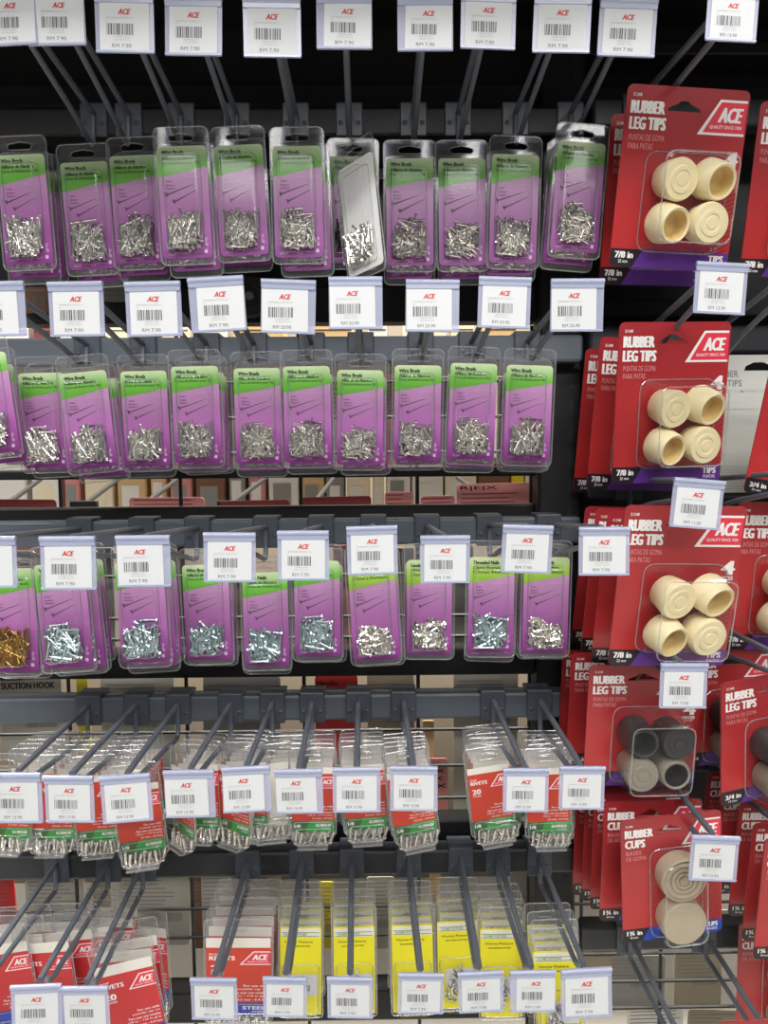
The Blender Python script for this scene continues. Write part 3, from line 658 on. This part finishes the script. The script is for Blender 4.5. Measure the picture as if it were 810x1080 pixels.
# ------------------------------------------------------------------ red cards of the right bay (origin: centre of the hang hole)
def tip_profile(rb=.021, rt=.0165, h=.036):
    outer = [(rb * .0001, 0), (rb * .28, 0), (rb * .30, .0007), (rb * .42, .0007), (rb * .44, 0), (rb * .62, 0), (rb * .65, .0009), (rb * .92, .0009), (rb, .004), (rb * .97, .010), (rt, h), (rt * .94, h + .001), (rt * .80, h)]
    inner = [(rt * .80, h), (rt * .76, .010), (.0001, .010)]
    return outer, inner
RK = {}
def red_kit(kind, w, h):
    k = (kind, w, h)
    if k in RK: return RK[k]
    K = Kit('rubber_tip_card' if kind != 'cups' else 'rubber_cup_card', 'blister card')
    ux = lambda u: -w * .475 + u * w; vy = lambda v: h * .10 - v * h
    hole = [(-.135 * w, -.030 * h), (.135 * w, -.030 * h), (.125 * w, -.012 * h), (.05 * w, .012 * h), (.03 * w, .026 * h), (-.03 * w, .026 * h), (-.05 * w, .012 * h), (-.125 * w, -.012 * h)]
    out = rrect(ux(0), vy(1), ux(1), vy(0), .05 * w, 4)
    c = K.part('card', MB().plate(out, -.0008, .0004, [hole]), M_REDCARD)
    z = .0006
    mb = MB()
    nst = 15
    for j in range(nst):
        v = .50 + j * .026; mb.poly([(ux(.80), vy(v + .065)), (ux(.985), vy(v)), (ux(.985), vy(v + .009)), (ux(.80), vy(v + .074))], z)
    K.part('stripe_print', mb, M_REDDK, c)
    band = M_BLUEBAND if kind == 'cups' else M_PURBAND; vb = .895 if kind != 'black' else .88
    r_ = .05 * w
    lowl = [p for p in rrect(ux(0), vy(1), ux(1), vy(.5), r_, 4) if p[1] < vy(.95) and p[0] < ux(.5)]
    lowr = [p for p in rrect(ux(0), vy(1), ux(1), vy(.5), r_, 4) if p[1] < vy(.95) and p[0] > ux(.5)]
    K.part('size_band', MB().poly([(ux(.27), vy(vb)), (ux(0), vy(vb))] + lowl + [(ux(.19), vy(1))], z), M_BLKBAND, c)
    K.part('kind_band', MB().poly([(ux(.27), vy(vb)), (ux(.19), vy(1))] + lowr + [(ux(1), vy(vb))], z), band, c)
    big, sub, size, mm, kd, kd2 = {'tips': (('RUBBER', 'LEG TIPS'), ('PUNTAS DE GOMA', 'PARA PATAS'), '7/8 in', '22 mm', 'TIPS', 'PUNTAS'), 'black': (('RUBBER', 'LEG TIPS'), ('PUNTAS DE GOMA', 'PARA PATAS'), '3/4 in', '19 mm', 'TIPS', 'PUNTAS'),
                                   'cups': (('RUBBER', 'CUPS'), ('BASES', 'DE GOMA'), '1\u00be in', '44 mm', 'CUPS', 'BASES')}[kind]
    mb = MB(); s = .16 / h * (1 if kind == 'tips' else .8)
    def T(mb, t, u, v, wu, hv, b=.04): mb.text(t, ux(u), vy(v + hv), w * wu, h * hv, z + .0002, b)
    T(mb, '51248', .05, .045, .07, .018, .01); T(mb, big[0], .045, .085, .27, .068 * s, .05); T(mb, big[1], .045, .085 + .085 * s, .29 if len(big[1]) > 5 else .19, .068 * s, .05)
    T(mb, size, .04, .91, .15, .038); T(mb, mm, .07, .957, .08, .018, .01); T(mb, kd, .83, .91, .125, .038); T(mb, kd2, .84, .957, .11, .020, .01)
    if kind != 'cups': T(mb, '4', .86, .33, .10, .085, .06); T(mb, 'PIECES', .85, .425, .11, .024, .03); T(mb, 'PIEZAS', .875, .455, .07, .013, .0)
    K.part('lettering', mb, M_WHITEINK, c)
    mb = MB(); T(mb, sub[0], .05, .085 + .178 * s, .29 if len(sub[0]) > 6 else .15, .033 * s, .0); T(mb, sub[1], .05, .085 + .225 * s, .20, .033 * s, .0); K.part('translation', mb, M_PINKINK, c)
    logo_badge(K, c, ux(.60), ux(.985), vy(.245), vy(.055), z + .0001, .42)
    # grey unprinted back
    K.part('card_back', MB().plate(rrect(ux(.001), vy(.999), ux(.999), vy(.001), .05 * w, 4), -.0011, -.0009, [hole]), M_CARDBACK, c)
    if kind == 'tips':
        bx = (ux(.21), vy(.905), ux(.90), vy(.35)); dep = .036
        cx, cy = (bx[0] + bx[2]) / 2, (bx[1] + bx[3]) / 2; sc = (bx[2] - bx[0]) / .083
        o, i_ = tip_profile(.0195 * sc, .0168 * sc, .0245 * sc)
        for (dx, dy, closed, ax, ay) in ((-.0175, .0185, True, 14, 14), (.0200, .0200, False, 16, 18), (-.0195, -.0215, False, 12, 19), (.0175, -.0195, True, 10, 10)):
            RM = Matrix.Rotation(R(ay), 4, 'Y') @ Matrix.Rotation(R(ax if not closed else ax - 6), 4, 'X')
            M = Matrix.Translation((cx + dx * sc, cy + dy * sc, .0165)) @ RM @ (Matrix.Rotation(PI, 4, 'X') if closed else Matrix.Identity(4)) @ Matrix.Translation((0, 0, -.0123 * sc))
            p = K.part('rubber_tip', MB().lathe(o, M, 28), M_CREAM, smooth=True)
            K.part('tip_bore', MB().lathe(i_, M, 28), M_CREAMIN, p, smooth=True)
    elif kind == 'black':
        bx = (ux(.23), vy(.97), ux(.86), vy(.34)); dep = .041
        cx, cy = (bx[0] + bx[2]) / 2, (bx[1] + bx[3]) / 2; q = (bx[2] - bx[0]) / 4 * .93
        o, i_ = tip_profile(q, q * .86, .0335)
        for (dx, dy, closed) in ((-1, 1, False), (1, 1, True), (-1, -1, True), (1, -1, False)):
            M = Matrix.Translation((cx + dx * q, cy + dy * q * .98, .0015 + (.0355 if closed else 0))) @ (Matrix.Rotation(PI, 4, 'X') if closed else Matrix.Identity(4))
            p = K.part('rubber_tip', MB().lathe(o, M, 24), M_GREYRUB if dy < 0 else M_BLKRUB, smooth=True); K.part('tip_bore', MB().lathe(i_, M, 24), M_BLKRUB, p, smooth=True)
    else:
        bx = (ux(.28), vy(.985), ux(.80), vy(.26)); dep = .0245
        cx, cy = (bx[0] + bx[2]) / 2, (bx[1] + bx[3]) / 2; q = (bx[3] - bx[1]) / 4 * .96
        for dy, ring in ((1, True), (-1, False)):
            M = Matrix.Translation((cx, cy + dy * q, .0015))
            prof = [(q * .97, 0), (q, .009), (q * .98, .0165), (q * .93, .0175)]
            if ring:
                for a in (.90, .66, .46, .28): prof += [(q * a, .0175), (q * (a - .02), .0155), (q * (a - .09), .0155), (q * (a - .11), .0175)]
            prof += [(.0001, .0175)]
            p = K.part('rubber_cup', MB().lathe(prof, M, 32), M_CUP, smooth=True)
            mb = MB()
            if ring:
                for a in (.845, .605, .405, .225):
                    loop = [(cx + q * a * math.cos(t * PI / 12), cy + dy * q + q * a * math.sin(t * PI / 12), .0156) for t in range(24)]; mb.tube(loop, .0012, 5, closed=True)
            else:
                rr = random.Random(2)
                for j in range(9): x = cx - q * .4 + j * q * .1; mb.tube([(x, cy + dy * q - q * rr.uniform(.1, .4) + j * .0004, .0176), (x + q * .06, cy + dy * q + q * rr.uniform(.1, .4), .0176)], .0004, 4)
            K.part('groove', mb, M_CUPLINE, p)
    b = K.part('blister', MB().blister(bx[0], bx[1], bx[2], bx[3], .010, .0006, dep, .005, .004), M_BLIST)
    mb = MB(); rim(mb, rrect(bx[0], bx[1], bx[2], bx[3], .010), .0012, .0007); rim(mb, rrect(bx[0] + .006, bx[1] + .006, bx[2] - .006, bx[3] - .006, .008), .0006 + dep - .001, .0007); K.part('blister_edge', mb, M_RIM, b)
    RK[k] = K; return K
TK = red_kit('tips', .116, .160); BKK = red_kit('black', .118, .130); CK = red_kit('cups', .104, .134)
GR = 'red blister cards in the right bay'
def red(K, px, py, Y, roll, yaw, tilt, label): K.make(label, orient(P(px, py, Y), roll, yaw, tilt), GR)
red(TK, 722, 112, .725, -2.5, 2, -9, 'red card of four cream rubber leg tips at the top of right bay')
red(TK, 702, 140, .770, -1, 1, -8, 'red leg tip card directly behind the top cream tips card')
red(TK, 697, 150, .815, -1, 1, -8, 'red leg tip card furthest back behind the top cream tips card')
red(TK, 860, 128, .75, -2, 0, -8, 'red leg tip card at photo edge, right of the top cream tips')
red(TK, 709, 357, .757, 1, 6, -7, 'red card of cream leg tips, front of the second right-bay row')
red(TK, 685, 374, .801, -2, 6, -7, 'red leg tip card directly behind the second-row front card')
red(TK, 667, 385, .8455, -2, 6, -7, 'dark red leg tip card furthest back behind the second-row front card')
red(TK, 719, 551, .695, -1.5, 3, -10, 'red card of cream leg tips in the third row below a tilted tag')
red(TK, 697, 557, .737, -2, 3, -10, 'red leg tip card directly behind the third-row cream tips card')
red(TK, 682, 553, .778, -2, 3, -10, 'red leg tip card second behind the third-row cream tips card')
red(TK, 668, 550, .819, -2, 3, -10, 'red leg tip card furthest back in the third right-bay row')
red(TK, 832, 546, .78, -1, 0, -6, 'red cream tips card cut by the photo edge in the third row')
red(BKK, 678, 714, .752, -1, 3, -4, 'red card of black rubber leg tips, front of the fourth right-bay row')
red(BKK, 656, 700, .798, -1, 3, -4, 'red leg tip card directly behind the black leg tips card')
red(BKK, 644, 697, .8445, -1, 3, -4, 'red leg tip card furthest back behind the black leg tips card')
red(BKK, 812, 724, .725, 5, 14, -4, 'tilted red card of black leg tips cut by the photo edge')
red(BKK, 772, 697, .80, 0, 8, -3, 'red leg tip card peeking out above the tilted black tips card')
red(CK, 705, 873, .725, 4, 4, -4, 'red card of two taupe rubber cups, front of the fifth right-bay row')
for j, (px, py, Y) in enumerate([(686, 857, .754), (674, 848, .781), (663, 843, .808), (652, 840, .835)]):
    red(CK, px, py, Y, 0, 3, -4, 'red rubber cup card %s behind the front taupe cups card' % ['directly', 'second', 'third', 'fourth'][j])
for j, (px, py, Y) in enumerate([(790, 825, .836), (806, 838, .808), (826, 858, .780), (842, 880, .750), (856, 896, .722)]):
    red(CK, px, py, Y, -2 + j * .3, 3, -5, 'red rubber cup card at the photo edge, %s from the back of its hook' % ORD[j + 1])
red(BKK, 866, 404, .745, -9, 6, -4, 'purple-footed red card poking in at photo edge by the white card')
red(CK, 824, 985, .825, 0, 0, 0, 'dark red rubber cup card low at photo edge above the empty hooks')
red(CK, 812, 1090, .66, 2, 0, 0, 'red card top just entering the bottom right corner')
# white back of a tips card hanging turned round
WKit = Kit('turned_card', 'blister card')
w, h = .122, .150
hole = [(-.016, -.005), (.016, -.005), (.014, 0), (.005, .004), (-.005, .004), (-.014, 0)]
c = WKit.part('card', MB().plate(rrect(-w / 2, .012 - h, w / 2, .012, .005, 4), -.0008, .0004, [hole]), M_CARDBACK)
mb = MB(); mb.text('RUBBER', -.052, -.012, .030, .007, .0006, .02); mb.text('LEG TIPS', -.052, -.022, .034, .007, .0006, .02); WKit.part('title', mb, M_GREYINK, c)
mb = MB(); mb.text('PUNTAS DE GOMA PARA PATAS', -.052, -.029, .066, .004, .0006); mb.text('NON-SLIP, NON-MARRING RUBBER TIPS', -.052, -.048, .060, .0025, .0006)
for j in range(9): mb.rect(-.056, -.110 - j * .003, .056 - (j % 3) * .01, -.1092 - j * .003, .0006)
WKit.part('small_print', mb, M_PALEINK, c)
WKit.make('white printed back of a turned leg tips card at the right photo edge', orient(P(800, 386, .832), 0, 0, 0))

# right-bay hooks and tags
RT = [(772, -10, 54, 0, -3, 1, .62, 'RM 13.90', 'the top red tips card'), (760, 276, 55, 0, -3, 2, .66, 'RM 13.90', 'the top cream tips card foot'), (736, 503, 54, 0, -5, 3, .66, 'RM 11.50', 'the third-row cream tips card'), (720, 696, 50, 0, -1, 4, .675, 'RM 13.50', 'the black leg tips card'), (753, 877, 51, 0, -3, 5, .675, 'RM 15.90', 'the taupe cups card')]
for j, (cx, ty, wpx, sh, roll, rr, yt, price, near) in enumerate(RT):
    tip = P(cx, ty + 3, yt); base = Vector((tip.x + .003, YR, RRZ[rr]))
    hook(base, tip + Vector((0, .004, -.001)), 'charcoal double-wire hook with its tag by %s' % near, 'display hooks in the right bay', .024)
    tag_kit(price, sh).make('clear price tag in the right bay by %s' % near, orient(tip + Vector((0, -.004, 0)), roll, 0, 0) @ Matrix.Scale(wpx * (yt + (1.4 - tip.z) * .075) / F / .048, 4), 'price tags on hook ends')
for rr, (cx, ty), near in [(2, (858, 268), 'second'), (3, (845, 498), 'third'), (4, (842, 702), 'fourth'), (5, (860, 880), 'fifth')]:
    tip = P(cx, ty, .66); hook(Vector((tip.x, YR, RRZ[rr])), tip, 'charcoal hook at the right photo edge in the %s row of red cards' % near, 'display hooks in the right bay', .024)
for cx, d in ((735, 'left'), (835, 'right')):
    tip = P(cx, 1130, .66); hook(Vector((tip.x, YR, RRZ[6])), tip, 'empty charcoal hook low in the right bay, %s of the empty pair' % d, 'display hooks in the right bay', .018)

# ------------------------------------------------------------------ goods of the next aisle, seen from behind through the grid
def back_card(px0, px1, y0, y1, Y, m, label, words=(), lines=6, code=True, ink=M_GREYINK, cat='packaged goods', name='hanging_pack', depth=.012, bow=1.0):
    a = P(px0, y0, Y); b = P(px1, y1, Y); w = b.x - a.x; h = a.z - b.z
    o = link(name, None, None, label=label, category=cat); o.matrix_world = orient(Vector(((a.x + b.x) / 2, Y, b.z)), RND.uniform(-1, 1), 0, 0)
    c = link('card', MB().plate(rrect(-w / 2, 0, w / 2, h, min(.005, w * .1), 3), -.001, .0005).mesh('card'), m, o)
    link('contents', MB().bbox(-w * .4, h * .05, -depth, w * .4, h * .8, -.001, .003).mesh('contents'), m, o)
    mb = MB(); n = 0
    r = random.Random(int(px0 * 7 + y0))
    y = h * .93
    for t, wf, hh in words: link('lettering', MB().text(t, -w * .45, y - hh, w * wf, hh, .0008, .03).mesh('lettering'), M_BLACKINK, c); y -= hh * 1.45
    mb = MB()
    for j in range(lines):
        if y < .006: break
        mb.rect(-w * .44, y - .0022, -w * .44 + w * r.uniform(.5, .88), y - .0010, .0008); y -= .0055
    if code and y > .016: barcode(mb, -w * .1, y - .014, w * .5, .012, .0008, int(px0))
    if mb.v: link('small_print', mb.mesh('small_print'), ink, c)
    return o
YB = .965
i = 0
W_ = lambda t, wf, hh: [(t, wf, hh)]
back_card(-1, 69, 706, 800, .955, M_SHADEDW, 'white suction hook card behind the fourth rail at the left', [('BELLEWI', .5, .006), ('SUCTION HOOK', .85, .0085)], 6)
back_card(81, 96, 714, 800, .96, M_YELBOX, 'yellow narrow pack beside the suction hook card', (), 0, False)
back_card(105, 186, 713, 830, YB, M_SHADEDW, 'large white card behind the fourth rail', (), 8)
back_card(212, 296, 713, 840, YB, M_GREYCARD, 'grey-white card right of the large white card behind the fourth rail', (), 9)
o = back_card(332, 378, 712, 800, .96, M_REDINK, 'small red and blue hooks pack behind the fourth rail', [('Hooks', .5, .006)], 2, False)
back_card(388, 438, 710, 860, .97, M_OLIVECARD, 'beige backing card behind the fourth rail centre', (), 7)
back_card(478, 545, 706, 862, .97, M_SHADEDW, 'pale printed card behind the fourth rail at the right', (), 8)
back_card(436, 472, 800, 858, .965, M_PINKCARD, 'pink small boxes with bold letters behind the fourth row gap', [('R|E|X', .7, .006), ('R|E|X', .85, .007), ('R|E|X', .8, .007), ('R|E|X', .9, .007)], 0, False)
back_card(446, 458, 760, 800, .975, M_TAN, 'tan narrow tube behind the fourth row gap', (), 0, False)
for j, (a, b, t, bt, m, d) in enumerate([(0, 52, 578, 680, M_PINKCARD, 'pink'), (92, 122, 578, 682, M_GREYCARD, 'grey'), (178, 196, 575, 684, M_MAROON, 'maroon'), (240, 262, 575, 684, M_OLIVECARD, 'beige'), (298, 316, 575, 684, M_GREYCARD, 'ash grey'), (352, 372, 575, 682, M_PINKCARD, 'rosy'), (414, 436, 578, 682, M_OLIVECARD, 'sandy'), (470, 500, 575, 682, M_GREYCARD, 'stone grey'), (536, 556, 600, 680, M_TAN, 'tan')]):
    back_card(a, b, t, bt, YB, m, '%s backing card seen between packs of the middle row, %s from the left' % (d, ORD[j + 1]), (), 6)
for j, (a, b, t, bt, m, d) in enumerate([(0, 60, 380, 490, M_GREYCARD, 'grey'), (98, 132, 385, 490, M_MAROON, 'maroon'), (170, 186, 382, 490, M_GREYCARD, 'ash grey'), (226, 250, 382, 490, M_OLIVECARD, 'beige'), (290, 302, 385, 490, M_PINKCARD, 'rosy'), (346, 362, 398, 492, M_CREAMBOX, 'cream'), (402, 420, 395, 490, M_PINKCARD, 'pink'), (464, 478, 398, 490, M_GREYCARD, 'stone grey'), (524, 536, 398, 490, M_OLIVECARD, 'sandy')]):
    back_card(a, b, t, bt, YB, m, '%s backing card seen between packs of the second row, %s from the left' % (d, ORD[j + 1]), (), 6)
for j, (a, b, t, bt, m, d) in enumerate([(-10, 20, 920, 1010, M_REDINK, 'red mesh-printed'), (26, 92, 918, 1010, M_SHADEDW, 'white'), (96, 120, 925, 1040, M_OLIVECARD, 'beige'), (124, 200, 918, 996, M_SHADEDW, 'wide white'), (200, 214, 905, 1000, M_BROWN, 'brown narrow'), (212, 246, 915, 1000, M_SHADEDW, 'upright white'), (284, 300, 915, 1030, M_OLIVECARD, 'sandy'), (336, 352, 930, 1000, M_YELBOX, 'yellow'), (386, 416, 925, 1000, M_SHADEDW, 'greyish white'), (452, 464, 920, 1010, M_TAN, 'tan'), (540, 562, 920, 1020, M_GREYCARD, 'grey')]):
    back_card(a, b, t, bt, YB, m, '%s card behind the bottom row, %s from the left' % (d, ORD[j + 1]), (), 9)
back_card(24, 51, 303, 330, .90 - .012, M_BROWN, 'brown box with barcode behind the leftmost second-row tags', (), 1, True)
back_card(108, 136, 293, 318, .885, M_GREYCARD, 'grey printed card above the second rail at the left', (), 4, False)
# lit cartons above the second rail
for j, (a, b, m, d) in enumerate([(-20, 30, M_WHITECARD, 'white'), (34, 60, M_MAROON, 'maroon'), (62, 84, M_WHITECARD, 'small white'), (104, 160, M_CREAMBOX, 'wide cream'), (164, 200, M_CREAMBOX, 'cream'), (206, 240, M_WHITECARD, 'pale'), (246, 300, M_TAN, 'tan'), (330, 372, M_TAN, 'light tan'), (388, 408, M_WHITECARD, 'bright white'), (426, 470, M_CREAMBOX, 'ivory'), (476, 500, M_CREAMBOX, 'yellowish'), (512, 545, M_TAN, 'honey tan')]):
    p0 = P(a, 328, 1.5); p1 = P(b, 372, 1.5); p1.z = P(300, 372, 1.5).z
    g = link('carton', None, None, label='%s carton in the lit gap above the second rail, %s from the left' % (d, ORD[j + 1] if j < 13 else ''), category='carton'); g.location = ((p0.x + p1.x) / 2, 1.5, p1.z)
    hw = (p1.x - p0.x) / 2; hh = p0.z - p1.z
    link('body', MB().bbox(-hw, 0, 0, hw, .06, hh, .002).mesh('body'), m, g)
    link('seam', MB().box(-hw * .98, -.0006, hh * .55, hw * .98, 0, hh * .55 + .001).mesh('seam'), M_GREYINK, g)
sbox('shelf_board', -1.2, 1.47, P(300, 372, 1.5).z - .008, 1.2, 1.9, P(300, 372, 1.5).z, M_BLACK, .001, label='black shelf board under the lit cartons behind the second rail', category='shelf')
# next aisle seen through the gap under the second row: back-side hooks, pink cards, far shelf goods
for j, px in enumerate((20, 102, 165, 256, 343, 505)):
    b = P(px - (12 if px < 405 else -18), 531, 1.02); t = P(px + (26 if px < 300 else 10) if px < 405 else px - 24, 503, 1.25)
    h = link('rear_hook', None, None, label='dark hook of the next aisle seen through the lit gap, %s from the left' % ORD[j + 1], category='hook', group='hooks of the next aisle'); h.location = b
    d = t - b
    link('peg_wire', MB().tube([(0, 0, 0), tuple(d * .96), tuple(d + Vector((0, 0, .01)))], .0035, 8).mesh('peg_wire', True), M_BLKRUB, h)
    link('bracket', MB().bbox(-.018, -.008, -.012, .018, .0, .004, .001).mesh('bracket'), M_BLACK, h)
for j, (a, b, t) in enumerate([(-10, 60, 527), (136, 216, 525), (232, 306, 528), (318, 392, 524), (406, 436, 519), (444, 480, 523), (482, 560, 510)]):
    back_card(a, b, t, 545, .985, M_PINKCARD if j in (1, 4, 6, 5) else M_MAROON, '%s card edge at the foot of the lit gap, %s from the left' % ('pink' if j in (1, 4, 6, 5) else 'maroon', ORD[j + 1]), [('R|E|X', .5, .006)] if j == 6 else (), 3, False, M_MAROON, depth=.008)
BIG = ORD[1:13] + ['thirteenth', 'fourteenth', 'fifteenth', 'sixteenth', 'seventeenth', 'eighteenth', 'nineteenth', 'twentieth'] + ['twenty-' + q for q in ORD[1:10]]
r = random.Random(3); px = -25; j = 0
shelf_names = [(M_TAN, 'tan'), (M_WHITECARD, 'white'), (M_CREAMBOX, 'cream'), (M_GREYCARD, 'grey'), (M_BROWN, 'brown'), (M_PINKCARD, 'pink'), (M_YELBOX, 'yellow')]
while px < 590 and j < 26:
    wd = r.choice([14, 20, 26, 34]); m, d = shelf_names[r.choice([0, 1, 2, 2, 1, 3, 4, 5, 0])] if px < 530 else shelf_names[6 if px < 550 else 1]
    p0 = P(px, 470 + r.randint(0, 14), 1.55); p1 = P(px + wd, 560, 1.55)
    g = link('shelf_box', None, None, label='%s product box across the next aisle, %s from the left' % (d, BIG[j]), category='box', group='boxes across the next aisle'); g.location = ((p0.x + p1.x) / 2, 1.55, p1.z)
    hw = (p1.x - p0.x) / 2 - .001; hh = p0.z - p1.z
    link('body', MB().bbox(-hw, 0, 0, hw, .10, hh, .003).mesh('body'), m, g)
    link('label_print', MB().box(-hw * .7, -.0008, hh * .25, hw * .5, 0, hh * .6).mesh('label_print'), r.choice([M_WHITECARD, M_CREAMBOX, M_WHITECARD, M_GREYCARD]), g)
    px += wd + 1; j += 1
sbox('shelf_board', -1.2, 1.53, P(300, 563, 1.55).z, 1.2, 1.9, P(300, 560, 1.55).z, M_BLACK, .002, label='black shelf board across the next aisle', category='shelf')
sbox('wall_back', -2.5, 2.4, 0, 2.5, 2.45, 3.1, mat('far_wall', (120, 108, 92), .7, 0, .05, 3), kind='structure')
# beige boxes low behind the right bay
for j, (a, b, t, bt, m, d) in enumerate([(610, 650, 975, 1030, M_OLIVECARD, 'beige'), (640, 700, 1008, 1060, M_GREYCARD, 'grey'), (662, 720, 1062, 1110, M_WHITECARD, 'white barcoded'), (712, 760, 1005, 1062, M_OLIVECARD, 'sandy'), (725, 790, 1066, 1110, M_OLIVECARD, 'dim beige'), (740, 800, 960, 1000, M_GREYCARD, 'dim grey')]):
    back_card(a, b, t, bt, 1.0, m, '%s carton low behind the empty right-bay hooks, %s' % (d, ORD[j + 1]), (), 5)

# dark round plug on the wide beam between two tags
kb = link('round_plug', None, None, label='dark round rubber plug between the fourth and fifth second-row tags', category='plug'); kb.matrix_world = orient(P(264, 313, .892))
link('disc', MB().lathe([(.024, -.004), (.024, .004), (.022, .006), (.012, .0065), (.011, .005), (.0001, .005)], Matrix.Identity(4), 28).mesh('disc', True), M_BLKRUB, kb)
link('hub', MB().lathe([(.005, .005), (.005, .008), (.004, .009), (.0001, .009)], Matrix.Identity(4), 14).mesh('hub', True), M_GREYRUB, kb)
